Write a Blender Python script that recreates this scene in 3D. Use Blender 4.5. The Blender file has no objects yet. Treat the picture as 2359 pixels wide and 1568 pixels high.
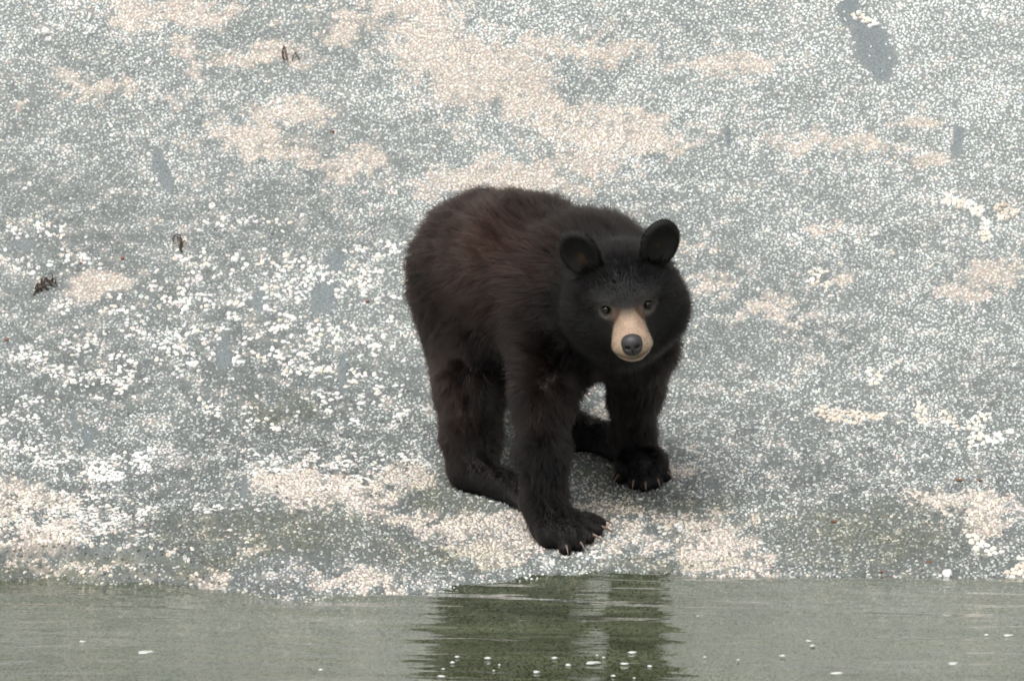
import bpy, bmesh, math, random
import numpy as np
from mathutils import Vector, Matrix

random.seed(7)
RNG = np.random.default_rng(11)
sc = bpy.context.scene
COL = sc.collection

# ------------------------------------------------------------------ camera
PITCH = math.radians(8.0)
DIST = 16.0                      # metres from lens to the waterline
FU = 16932.0                     # focal length in picture units (picture is 2358 x 1568 units)
CX, CY = 1179.0, 784.0
cR = np.array([1.0, 0, 0])
cU = np.array([0, math.sin(PITCH), math.cos(PITCH)])
cF = np.array([0, math.cos(PITCH), -math.sin(PITCH)])
CAM = -DIST * (cF + cU * ((CY - 1328.0) / FU))

cam = bpy.data.cameras.new("camera")
cam.sensor_width = 36.0
cam.lens = 36.0 * FU / 2358.0
cam.clip_start, cam.clip_end = 0.5, 300.0
cam_o = bpy.data.objects.new("camera", cam)
cam_o.location = CAM
cam_o.rotation_euler = (math.pi / 2 - PITCH, 0, 0)
COL.objects.link(cam_o)
sc.camera = cam_o
cam.dof.use_dof = True
cam.dof.focus_distance = 16.3
cam.dof.aperture_fstop = 9.0

# ------------------------------------------------------------------ world, sun, exposure
SUN_EL, SUN_AZ = math.radians(58), math.radians(200)    # azimuth clockwise from +Y (away from the lens)
w = bpy.data.worlds.new("World")
sc.world = w
w.use_nodes = True
nt = w.node_tree
nt.nodes.clear()
sky = nt.nodes.new("ShaderNodeTexSky")
sky.sky_type = 'NISHITA'
sky.sun_disc = False
sky.sun_elevation = SUN_EL
sky.sun_rotation = SUN_AZ
sky.dust_density = 6.0
sky.air_density = 1.0
hs = nt.nodes.new("ShaderNodeHueSaturation")
hs.inputs['Saturation'].default_value = 0.09             # a closed cloud cover: almost no blue
hs.inputs['Value'].default_value = 1.0
bg = nt.nodes.new("ShaderNodeBackground")
bg.inputs['Strength'].default_value = 0.12
out = nt.nodes.new("ShaderNodeOutputWorld")
nt.links.new(sky.outputs[0], hs.inputs['Color'])
nt.links.new(hs.outputs[0], bg.inputs[0])
nt.links.new(bg.outputs[0], out.inputs[0])

sun = bpy.data.lights.new("sun", 'SUN')
sun.energy = 1.5
sun.angle = math.radians(24)
sun.color = (1.0, 0.97, 0.93)
sun_o = bpy.data.objects.new("sun", sun)
sd = Vector((math.sin(SUN_AZ) * math.cos(SUN_EL), math.cos(SUN_AZ) * math.cos(SUN_EL), math.sin(SUN_EL)))
sun_o.rotation_euler = sd.to_track_quat('Z', 'Y').to_euler()
sun_o.location = (-3, -8, 12)
COL.objects.link(sun_o)

vs = sc.view_settings
vs.view_transform = 'Standard'
vs.look = 'None'
vs.gamma = 1.0
vs.use_curve_mapping = False
vs.exposure = 0.6
sc.render.engine = 'CYCLES'
sc.cycles.max_bounces = 8
sc.cycles.transparent_max_bounces = 12

# ------------------------------------------------------------------ small tools
def tag(o, label=None, cat=None, group=None, kind=None):
    for k, v in (('label', label), ('category', cat), ('group', group), ('kind', kind)):
        if v:
            o[k] = v
    return o

def empty(name, loc):
    o = bpy.data.objects.new(name, None)
    o.empty_display_size = 0.03
    o.location = loc
    COL.objects.link(o)
    return o

def link(name, me, mat=None, parent=None, smooth=True):
    o = bpy.data.objects.new(name, me)
    if mat is not None:
        me.materials.append(mat)
    if parent is not None:
        o.parent = parent
        o.location = -Vector(parent.location)
    COL.objects.link(o)
    if smooth and hasattr(me, "polygons") and len(me.polygons):
        me.polygons.foreach_set("use_smooth", np.ones(len(me.polygons), dtype=bool))
    return o

def mesh_np(name, V, quads=None, tris=None):
    """mesh from numpy arrays, fast"""
    me = bpy.data.meshes.new(name)
    V = np.asarray(V, dtype=np.float32)
    nq = 0 if quads is None else len(quads)
    ntr = 0 if tris is None else len(tris)
    me.vertices.add(len(V))
    me.vertices.foreach_set("co", V.ravel())
    loops = []
    if nq: loops.append(np.asarray(quads, dtype=np.int32).ravel())
    if ntr: loops.append(np.asarray(tris, dtype=np.int32).ravel())
    loops = np.concatenate(loops)
    me.loops.add(len(loops))
    me.loops.foreach_set("vertex_index", loops)
    me.polygons.add(nq + ntr)
    st = np.concatenate([np.arange(nq) * 4, nq * 4 + np.arange(ntr) * 3]).astype(np.int32)
    me.polygons.foreach_set("loop_start", st)
    me.update(calc_edges=True)
    me.validate()
    return me

def set_col(me, name, C):
    a = me.attributes.new(name, 'FLOAT_COLOR', 'POINT')
    c4 = np.ones((len(C), 4), dtype=np.float32)
    c4[:, :3] = C
    a.data.foreach_set("color", c4.ravel())

def norm(a):
    return a / (np.linalg.norm(a, axis=-1, keepdims=True) + 1e-12)

def sstep(a, b, x):
    t = np.clip((x - a) / (b - a), 0, 1)
    return t * t * (3 - 2 * t)

_tabs = {}
def vnoise(x, y, seed=0):
    """smooth value noise in -1..1"""
    if seed not in _tabs:
        _tabs[seed] = np.random.default_rng(1000 + seed).random((256, 256)) * 2 - 1
    T = _tabs[seed]
    xi, yi = np.floor(x).astype(int), np.floor(y).astype(int)
    fx, fy = x - xi, y - yi
    fx = fx * fx * fx * (fx * (fx * 6 - 15) + 10)
    fy = fy * fy * fy * (fy * (fy * 6 - 15) + 10)
    a, b = T[xi & 255, yi & 255], T[(xi + 1) & 255, yi & 255]
    c, d = T[xi & 255, (yi + 1) & 255], T[(xi + 1) & 255, (yi + 1) & 255]
    return (a * (1 - fx) + b * fx) * (1 - fy) + (c * (1 - fx) + d * fx) * fy

def fbm(x, y, octv=4, seed=0):
    s, amp, tot = 0.0, 1.0, 0.0
    for i in range(octv):
        s = s + amp * vnoise(x * 2 ** i + 17.3 * i, y * 2 ** i - 9.1 * i, seed + i)
        tot += amp
        amp *= 0.5
    return s / tot * 1.6

def ray(x, y):
    return cF + cR * ((x - CX) / FU) + cU * ((CY - y) / FU)

def P(x, y, Y):
    """point at depth Y (metres behind the waterline) seen at picture position x, y"""
    d = ray(x, y)
    t = (Y - CAM[1]) / d[1]
    return CAM + d * t

def project(V):
    D = V - CAM
    t = D @ cF
    return CX + FU * (D @ cR) / t, CY - FU * (D @ cU) / t

# ------------------------------------------------------------------ rock slope: height field
WLX = np.array([-400, 0, 120, 200, 380, 545, 665, 850, 925, 1050, 1125, 1250, 1400, 1539, 1609, 1814, 2179, 2358, 2800], float)
WLY = np.array([1338, 1335, 1326, 1340, 1338, 1360, 1374, 1372, 1361, 1344, 1331, 1322, 1316, 1318, 1326, 1326, 1334, 1336, 1338], float)
_ps = np.linspace(-14, 14, 5601)
_sl = np.interp(_ps, [-14, -1.4, -0.85, -0.5, -0.3, 0.0, 1.10, 1.85, 2.6, 14], [0.9, 1.0, 0.9, 0.12, 0.07, 0.13, 0.15, 1.02, 1.15, 1.0])
_pz = np.concatenate([[0], np.cumsum((_sl[1:] + _sl[:-1]) / 2 * (_ps[1] - _ps[0]))])
_pz -= np.interp(0.0, _ps, _pz)

def y_shift(X):
    xu = X * FU / 16.0 + CX
    wl = np.interp(xu, WLX, WLY)
    return -(wl - 1328.0) / 1058.0 / 0.171

def H(X, Y, fine=True):
    X = np.asarray(X, float); Y = np.asarray(Y, float)
    sh = y_shift(X) * sstep(1.2, 0.2, Y)
    z = np.interp(Y - sh, _ps, _pz)
    near = sstep(0.05, 0.5, np.abs(Y - sh))                      # keep the waterline where it is
    wall = sstep(1.0, 1.9, Y)
    z = z + (0.010 + 0.025 * wall) * near * fbm(X * 1.6 + 3, Y * 1.9, 3, 20)
    z = z + (0.004 + 0.006 * wall) * near * fbm(X * 7, Y * 8, 3, 30)
    # low ledge at the far left of the waterline: two small steps
    lx = sstep(-0.62, -0.80, X)
    e1 = Y - sh - 0.10 - 0.02 * vnoise(X * 9, X * 0 + 2.0, 41)
    z = z + lx * 0.030 * sstep(-0.006, 0.010, e1) * sstep(0.6, 0.12, Y - sh)
    e2 = Y - sh - 0.02 - 0.015 * vnoise(X * 7, X * 0 + 5.0, 43)
    z = z + lx * 0.014 * sstep(-0.006, 0.008, e2) * sstep(0.6, 0.12, Y - sh)
    if fine:
        z = z + 0.0016 * fbm(X * 42, Y * 42, 3, 50)
    return z

def ground(x, y):
    """rock point seen at picture position x, y"""
    d = ray(x, y)
    lo, hi = 14.0, 20.5
    for _ in range(3):
        ts = np.linspace(lo, hi, 240)
        p = CAM + d * ts[:, None]
        i = max(int(np.argmax(p[:, 2] <= H(p[:, 0], p[:, 1], False))), 1)
        lo, hi = ts[i - 1], ts[i]
    b = (lo + hi) / 2
    return CAM + d * b

# ------------------------------------------------------------------ where the crusts, scars, algae and painted shade lie on the rock
BEIGE = [(290,40,80,34),(430,25,130,24),(205,200,78,24),(50,248,24,15),(435,165,36,30),(380,235,38,16),(430,110,28,32),
 (600,130,115,24),(830,62,95,26),(960,18,130,22),(1010,110,120,62),(1110,175,150,75),(1290,115,160,30),(575,325,95,42),(690,262,100,26),
 (640,350,70,26),(755,385,75,24),(830,365,60,30),(1000,420,85,26),(1160,405,140,42),(1280,440,90,22),(1404,295,150,62),(1230,240,80,50),
 (1500,340,80,26),(1350,370,80,18),(2130,287,58,15),(2120,372,62,16),(2290,630,75,26),(2220,670,60,18),(1820,682,42,13),(1585,565,24,22),(1690,150,130,20),(1650,165,60,24),
 (1930,330,150,24),(1760,720,60,14),(1950,640,40,14),(1640,650,60,20),(1900,520,70,12),(1830,720,40,14),
 (210,645,66,34),(750,1122,170,44),(930,1100,60,24),(1100,1210,200,30),(900,1208,90,18),(1240,1240,110,30),(1120,1260,140,24),(80,1150,140,34),(90,1240,110,30),
 (1600,1250,100,60),(1650,1310,150,20),(1480,1180,120,20),(1370,1150,60,18),(1430,1245,70,22),(2150,1148,90,20),(2275,1160,90,26),(2270,1200,40,42),(1560,1070,16,20),
 (820,1340,110,18),(500,1332,48,16),(585,1260,34,15),(160,1305,130,12),(1660,1180,40,12),(1380,950,34,24),(860,1180,40,14)]
WHITE = [(560,605,150,26),(480,650,70,22),(620,690,120,30),(720,640,130,40),(860,640,90,60),(880,560,60,30),(40,605,60,26),(70,535,62,30),(300,705,80,20),(150,590,90,20),
 (200,860,140,44),(290,880,70,26),(60,825,50,36),(440,800,90,44),(400,850,70,30),(270,905,70,20),(570,950,105,20),(460,932,60,14),(660,975,70,15),(760,915,60,34),
 (850,885,70,44),(810,965,44,18),(905,955,44,24),(50,1050,90,30),(235,1090,58,28),(330,1062,32,26),(40,950,56,34),(210,1185,90,66),(120,1210,130,60),(500,1168,90,11),
 (740,1072,150,30),(930,1062,70,20),(330,1240,60,18),(420,1262,50,20),(600,815,60,30),(700,835,70,34),(860,780,70,40),(690,760,110,40),(380,690,60,40),(120,700,50,30),
 (480,700,60,30),(320,760,40,20),(560,760,60,30),(1270,1290,60,16),(1330,1270,50,14),(1500,1210,60,20),(2190,462,34,12),(2030,540,24,10),(560,510,100,12),(190,790,70,24),
 (640,610,50,40),(870,830,40,30),(250,1130,40,40),(520,1235,60,14),(780,1130,60,16),(300,1180,60,30)]
DARK = [(375,392,17,58,-20),(2012,110,40,80,-24),(1956,22,24,40,0),(1678,315,7,28,0),(772,600,22,28,0),(745,690,28,36,0),(596,690,17,26,0),(515,808,13,50,4),(790,862,9,52,0),
 (172,960,7,34,0),(204,1012,13,27,-10),(563,1122,8,28,-8),(2206,322,14,30,10),(50,565,26,10,-20)]
OLIVE = [(480,1300,110,26),(260,1290,60,18),(1480,1160,130,40),(1400,1080,90,60),(1500,1305,150,20),(2000,1240,220,70),(1060,1130,110,50),(640,945,80,22),
 (80,1330,260,18),(1600,1170,90,40),(620,1220,220,46),(1000,1280,140,34),(1190,930,60,120)]  # olive algae, plus shade painted under the bear and in ledge cracks

def blob(x, y, lst, soft=0.45):
    m = np.zeros_like(x)
    for e in lst:
        cx, cy, rx, ry = e[:4]
        dx, dy = x - cx, y - cy
        if len(e) > 4:
            a = math.radians(e[4])
            dx, dy = dx * math.cos(a) + dy * math.sin(a), -dx * math.sin(a) + dy * math.cos(a)
        r = np.sqrt((dx / rx) ** 2 + (dy / ry) ** 2)
        m = np.maximum(m, 1.0 - sstep(1 - soft, 1 + soft, r))
    return m

def masks(V):
    x, y = project(V)
    wx = x + 46 * fbm(x / 70, y / 50, 4, 60) + 16 * fbm(x / 15, y / 12, 2, 64)
    wy = y + 24 * fbm(x / 70 + 40, y / 50, 4, 66) + 12 * fbm(x / 15 + 9, y / 12, 2, 69)
    hole = fbm(x / 30, y / 17, 3, 72)
    big = fbm(x / 190, y / 110, 3, 75)
    outside = sstep(60, 260, np.maximum(np.maximum(-x, x - 2358), -y))
    B = np.clip(blob(wx, wy, BEIGE, 0.5) * 1.2 + hole * 0.55 - 0.16, 0, 1)
    B = np.maximum(B, outside * sstep(0.35, 0.6, big + 0.3 * hole))
    W = np.clip((blob(wx, wy, WHITE, 0.6) * (0.52 + 1.25 * fbm(x / 30, y / 17, 3, 78)) - 0.26) * 1.75, 0, 1)
    D = blob(x + 5 * fbm(x / 16, y / 20, 2, 81), y + 8 * fbm(x / 20, y / 20, 2, 83), DARK, 0.22)
    O = np.clip(blob(wx, wy, OLIVE, 0.75) * (0.8 + 0.5 * hole), 0, 1)
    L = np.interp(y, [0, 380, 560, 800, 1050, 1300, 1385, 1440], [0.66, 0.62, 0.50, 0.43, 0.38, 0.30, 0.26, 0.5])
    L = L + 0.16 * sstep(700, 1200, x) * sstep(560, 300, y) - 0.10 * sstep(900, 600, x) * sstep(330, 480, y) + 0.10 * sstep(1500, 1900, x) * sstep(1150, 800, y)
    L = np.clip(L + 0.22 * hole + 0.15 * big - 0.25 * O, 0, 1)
    return x, y, B, W, D, O, L

# ------------------------------------------------------------------ materials
def new_mat(name):
    m = bpy.data.materials.new(name)
    m.use_nodes = True
    t = m.node_tree
    return m, t, t.nodes["Principled BSDF"]

def nd(t, typ, **kw):
    n = t.nodes.new(typ)
    for k, v in kw.items():
        if hasattr(n, k): setattr(n, k, v)
        else: n.inputs[k].default_value = v
    return n

def attr_mat(name, rough=0.7, spec=0.3, nscale=160.0, namt=0.35, bump=0.3, bscale=300.0):
    """colour from the mesh's own 'tint' attribute, broken up by fine procedural grain"""
    m, t, b = new_mat(name)
    at = nd(t, "ShaderNodeAttribute", attribute_name="tint")
    tc = nd(t, "ShaderNodeTexCoord")
    no = nd(t, "ShaderNodeTexNoise", Scale=nscale, Detail=4.0, Roughness=0.65)
    t.links.new(tc.outputs['Object'], no.inputs['Vector'])
    mr = nd(t, "ShaderNodeMapRange")
    for k, v in (('From Min', 0.3), ('From Max', 0.7), ('To Min', 1 - namt), ('To Max', 1 + namt)):
        mr.inputs[k].default_value = v
    t.links.new(no.outputs['Fac'], mr.inputs['Value'])
    mx = nd(t, "ShaderNodeMixRGB", blend_type='MULTIPLY')
    mx.inputs[0].default_value = 1.0
    t.links.new(at.outputs['Color'], mx.inputs[1])
    t.links.new(mr.outputs[0], mx.inputs[2])
    t.links.new(mx.outputs[0], b.inputs['Base Color'])
    b.inputs['Roughness'].default_value = rough
    b.inputs['Specular IOR Level'].default_value = spec
    n2 = nd(t, "ShaderNodeTexNoise", Scale=bscale, Detail=5.0, Roughness=0.7)
    t.links.new(tc.outputs['Object'], n2.inputs['Vector'])
    bu = nd(t, "ShaderNodeBump", Strength=bump, Distance=0.004)
    t.links.new(n2.outputs['Fac'], bu.inputs['Height'])
    t.links.new(bu.outputs[0], b.inputs['Normal'])
    return m

ROCK = attr_mat("wet_granite", 0.62, 0.35, 210.0, 0.5, 0.6, 260.0)
SHELL = attr_mat("barnacle_shell", 0.75, 0.25, 500.0, 0.16, 0.35, 500.0)

# ------------------------------------------------------------------ rock mesh
def spaced(a, b, core0, core1, fine, grow=1.35):
    xs = list(np.arange(core0, core1 + 1e-6, fine))
    st = fine
    while xs[-1] < b:
        st = min(st * grow, 0.8); xs.append(xs[-1] + st)
    st = fine
    while xs[0] > a:
        st = min(st * grow, 0.8); xs.insert(0, xs[0] - st)
    return np.array(xs)

_ys = np.linspace(-14, 12, 26001)
_arc = np.concatenate([[0], np.cumsum(np.sqrt(1 + np.interp(_ys[1:], _ps, _sl) ** 2) * (_ys[1] - _ys[0]))])
_arc -= np.interp(0.0, _ys, _arc)
def s_to_y(s): return np.interp(s, _arc, _ys)

xs = spaced(-11, 11, -1.42, 1.42, 0.008)
ss = spaced(-6, 12, -0.95, 3.0, 0.0078)
GX, GS = np.meshgrid(xs, ss)
GY = s_to_y(GS)
GZ = H(GX, GY)
RV = np.stack([GX.ravel(), GY.ravel(), GZ.ravel()], 1)
ny, nx = GX.shape
idx = np.arange(ny * nx).reshape(ny, nx)
RQ = np.stack([idx[:-1, :-1], idx[:-1, 1:], idx[1:, 1:], idx[1:, :-1]], -1).reshape(-1, 4)
x_, y_, B_, W_, D_, O_, L_ = masks(RV)
grey = np.array([0.098, 0.110, 0.107]); slate = np.array([0.140, 0.160, 0.165]); beige = np.array([0.36, 0.315, 0.27])
olive = np.array([0.115, 0.12, 0.075]); pale = np.array([0.19, 0.206, 0.200])
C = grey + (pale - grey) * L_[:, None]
C = C + (beige - C) * (B_ * 0.8)[:, None]
C = C + (slate - C) * D_[:, None]
C = C + (olive - C) * (O_ * 0.55)[:, None]
far = sstep(2.2, 2.7, np.abs(RV[:, 0]))[:, None]
C = C * (1 + 1.3 * far)
# always under water: green weed film that also paints in the deep water's murk
dep = sstep(-0.04, -0.20, RV[:, 2] + 0.02 * fbm(RV[:, 0] * 9, RV[:, 1] * 9, 2, 90))
weed = np.array([0.052, 0.085, 0.028])
shal = sstep(0.0, -0.012, RV[:, 2])  # shallow rock painted paler to brighten the water near the bank
C = C + (np.array([0.36, 0.37, 0.31]) * (0.8 + 0.35 * L_[:, None]) - C) * (0.7 * shal)[:, None]
C = C + (weed - C) * (dep * 0.92)[:, None]
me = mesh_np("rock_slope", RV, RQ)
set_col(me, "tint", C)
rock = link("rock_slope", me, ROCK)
tag(rock, "grey barnacle-covered granite slope rising out of the water", "rock", kind="structure")

# ------------------------------------------------------------------ barnacles: fine crust and white shells
def rock_normal(X, Y):
    e = 0.012
    gx = (H(X + e, Y, False) - H(X - e, Y, False)) / (2 * e)
    gy = (H(X, Y + e, False) - H(X, Y - e, False)) / (2 * e)
    return norm(np.stack([-gx, -gy, np.ones_like(gx)], -1))

def scatter(V, N, r, prof, sides, hts, cols, name, stretch=0.25):
    """many small volcano-shaped shells as one mesh. prof: [(radius factor, height factor, shade)]"""
    n = len(V)
    t1 = norm(np.cross(N, np.array([0.31, 0.2, 0.93]) + RNG.normal(0, 0.5, (n, 3))))
    t2 = np.cross(N, t1)
    st = 1 + RNG.uniform(-stretch, stretch, (n, 1))
    ang = np.arange(sides) / sides * 2 * math.pi
    allv, allc = [], []
    lean = RNG.normal(0, 0.16, (n, 2))
    for (fr, fh, shade) in prof:
        wob = 1 + RNG.uniform(-0.16, 0.16, (n, sides))
        R = r[:, None] * fr * wob
        ca, sa = np.cos(ang)[None] * R * st, np.sin(ang)[None] * R / st
        z = (r * hts * fh)
        p = V[:, None] + t1[:, None] * (ca + (lean[:, :1] * z[:, None]))[..., None] + t2[:, None] * (sa + (lean[:, 1:] * z[:, None]))[..., None] + N[:, None] * z[:, None, None]
        allv.append(p)
        allc.append(np.repeat((cols * shade)[:, None], sides, 1))
    k = len(prof)
    Vv = np.stack(allv, 1).reshape(-1, 3)
    Cc = np.stack(allc, 1).reshape(-1, 3)
    q = []
    i = np.arange(sides); j = (i + 1) % sides
    for a in range(k - 1):
        q.append(np.stack([a * sides + i, a * sides + j, (a + 1) * sides + j, (a + 1) * sides + i], 1))
    q = np.concatenate(q)
    cap = np.array([[(k - 1) * sides, (k - 1) * sides + a, (k - 1) * sides + a + 1] for a in range(1, sides - 1)])
    base = (np.arange(n) * k * sides)[:, None, None]
    Q = (q[None] + base).reshape(-1, 4)
    T = (cap[None] + base).reshape(-1, 3)
    me = mesh_np(name, Vv, Q, T)
    set_col(me, "tint", Cc)
    return me

def candidates(sp, x0=-1.38, x1=1.38, s0=-0.85, s1=2.95):
    a = np.arange(x0, x1, sp); b = np.arange(s0, s1, sp)
    A, Bb = np.meshgrid(a, b)
    A = A + (np.arange(len(b)) % 2)[:, None] * sp / 2
    A = A.ravel() + RNG.uniform(-0.45, 0.45, A.size) * sp
    S = Bb.ravel() + RNG.uniform(-0.45, 0.45, Bb.size) * sp
    Y = s_to_y(S)
    Z = H(A, Y)
    return np.stack([A, Y, Z], 1)

V0, V1, V2 = candidates(0.0073), candidates(0.0155, -2.5, -1.375), candidates(0.0155, 1.375, 2.5)
coarse = np.concatenate([np.ones(len(V0)), np.full(len(V1) + len(V2), 2.0)])
V = np.concatenate([V0, V1, V2])
x, y, B, W, D, O, L = masks(V)
u = RNG.random(len(V))
keep = u < np.clip(0.66 + 0.22 * B + 0.25 * (L - 0.4) - 1.2 * D, 0.02, 0.96)
keep &= V[:, 2] > -0.12
shelf = sstep(1.6, 1.1, V[:, 1])
keep &= RNG.random(len(V)) < 1 - 0.22 * shelf
V = V[keep]; B, W, D, O, L, shelf, coarse = (q[keep] for q in (B, W, D, O, L, shelf, coarse))
n = len(V)
N = rock_normal(V[:, 0], V[:, 1])
rv = RNG.random(n)
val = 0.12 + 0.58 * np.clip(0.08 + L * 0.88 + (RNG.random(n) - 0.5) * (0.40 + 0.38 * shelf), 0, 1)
tintn = np.array([0.96, 1.0, 0.97]) + RNG.normal(0, 0.025, (n, 3))
val = np.where(RNG.random(n) < 0.14, val + RNG.uniform(0.05, 0.22, n), val)
Cc = val[:, None] * tintn
bc = np.array([0.58, 0.525, 0.472]) * (1 + RNG.normal(0, 0.12, (n, 1))) + RNG.normal(0, 0.015, (n, 3))
isb = (RNG.random(n) < B * 0.86)
Cc = np.where(isb[:, None], bc, Cc)
Cc = Cc * (1 - 0.22 * O[:, None] * np.array([0.95, 0.9, 1.2]))
dep = sstep(0.0, -0.1, V[:, 2])[:, None]
Cc = Cc * (1 - dep) + np.array([0.14, 0.15, 0.08]) * dep
r = RNG.uniform(0.0024, 0.0044, n) * np.where(isb, 1.1, 1.0) * (1 + 0.02 * shelf) * coarse
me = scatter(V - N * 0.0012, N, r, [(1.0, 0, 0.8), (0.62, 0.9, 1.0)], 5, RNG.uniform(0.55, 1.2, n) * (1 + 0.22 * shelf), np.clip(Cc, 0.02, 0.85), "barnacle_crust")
crust = link("barnacle_crust", me, SHELL, smooth=False)
tag(crust, "fine grey and beige barnacle crust covering the rock slope", "barnacle crust", kind="stuff")
print("crust", n)

V = candidates(0.0118)
x, y, B, W, D, O, L = masks(V)
u = RNG.random(len(V))
keep = (u < np.clip(W * 0.92 + 0.018 + 0.05 * B, 0, 0.95) * (1 - 0.35 * sstep(1.6, 1.1, V[:, 1])) * (1 - D) * (1 - 0.4 * O)) & (V[:, 2] > -0.02)
V = V[keep]; W = W[keep]; y = y[keep]
n = len(V)
N = rock_normal(V[:, 0], V[:, 1])
r = RNG.uniform(0.0042, 0.0076, n) * np.where(W > 0.2, 1.0, 0.8)
c = np.array([0.66, 0.65, 0.625]) * (1 + RNG.normal(0, 0.08, (n, 1))) + RNG.normal(0, 0.015, (n, 3))
c = c * np.where(RNG.random((n, 1)) < 0.25, np.array([[1.0, 0.93, 0.86]]), 1.0)
c = c * (1 - 0.18 * sstep(1000, 1330, y)[:, None] * np.array([0.8, 0.9, 1.1]))
PROF = [(1.0, 0, 0.82), (0.86, 0.45, 0.97), (0.56, 0.92, 1.0), (0.40, 1.0, 1.0), (0.27, 0.72, 0.62)]
me = scatter(V - N * 0.0015, N, r, PROF, 8, RNG.uniform(0.5, 0.9, n), np.clip(c, 0.02, 0.88), "barnacle_patches")
wb = link("barnacle_patches", me, SHELL)
tag(wb, "scattered patches of white barnacles across the grey rock", "barnacles", kind="stuff")
print("white", n)

# ------------------------------------------------------------------ the barnacle clumps one can pick out, shell by shell
def shell_mesh(seed, col):
    rg = np.random.default_rng(seed)
    prof = [(1.0, -0.15, 0.80), (0.88, 0.45, 0.97), (0.60, 0.92, 1.0), (0.43, 1.0, 1.0), (0.28, 0.70, 0.5)]
    V, C = [], []
    for fr, fh, sh in prof:
        for k in range(10):
            a = k / 10 * 2 * math.pi
            R = fr * (1 + rg.uniform(-0.24, 0.24))
            V.append((R * math.cos(a), R * math.sin(a), fh * (1 + rg.uniform(-0.22, 0.22))))
            C.append(np.array(col) * sh)
    Q = [[a * 10 + i, a * 10 + (i + 1) % 10, (a + 1) * 10 + (i + 1) % 10, (a + 1) * 10 + i] for a in range(4) for i in range(10)]
    T = [[40, 40 + i, 41 + i] for i in range(1, 9)]
    me = mesh_np("barnacle", np.array(V), np.array(Q), np.array(T))
    set_col(me, "tint", np.array(C))
    me.materials.append(SHELL)
    me.polygons.foreach_set("use_smooth", np.ones(len(me.polygons), dtype=bool))
    return me
SH = {k: [shell_mesh(300 + 10 * i + j, c) for j in range(4)] for i, (k, c) in enumerate((('white', (0.80, 0.79, 0.755)), ('cream', (0.76, 0.70, 0.60)), ('peach', (0.66, 0.565, 0.475))))}

def set_shell(o, p, r, h, base):
    n = rock_normal(np.array([p[0]]), np.array([p[1]]))[0]
    n = norm(n + RNG.normal(0, 0.14, 3))
    q = Vector(n).to_track_quat('Z', 'Y').to_matrix() @ Matrix.Rotation(RNG.uniform(0, 6.28), 3, 'Z')
    M = q.to_4x4() @ Matrix.Diagonal((r, r * RNG.uniform(0.75, 1.15), h, 1))
    M.translation = Vector(p - base)
    o.matrix_local = M

def clump(label, spots, n, r0, r1, kinds, group=None):
    pts = []
    tries = 0
    while len(pts) < n and tries < 4000:
        tries += 1
        cx, cy, rx, ry = spots[RNG.integers(len(spots))]
        a, q = RNG.uniform(0, 6.28), math.sqrt(RNG.random())
        xx, yy = cx + rx * q * math.cos(a), cy + ry * q * math.sin(a)
        r = r0 * 0.85 + (r1 - r0 * 0.85) * RNG.random() ** 1.2
        if all(math.hypot(xx - b[0], yy - b[1]) > 1058 * (r + b[2]) * 0.62 for b in pts):
            pts.append((xx, yy, r))
    P3 = [ground(a, b) for a, b, _ in pts]
    base = np.mean(P3, 0)
    base[2] = H(base[0], base[1], False)
    e = empty("barnacle_clump", base)
    tag(e, label, "barnacles", group)
    for p, (_, _, r) in zip(P3, pts):
        p = p.copy(); p[2] = H(p[0], p[1])
        o = bpy.data.objects.new("barnacle", SH[kinds[RNG.integers(len(kinds))]][RNG.integers(4)])
        o.parent = e
        COL.objects.link(o)
        set_shell(o, p, r, r * RNG.uniform(0.6, 1.1), base)

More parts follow.
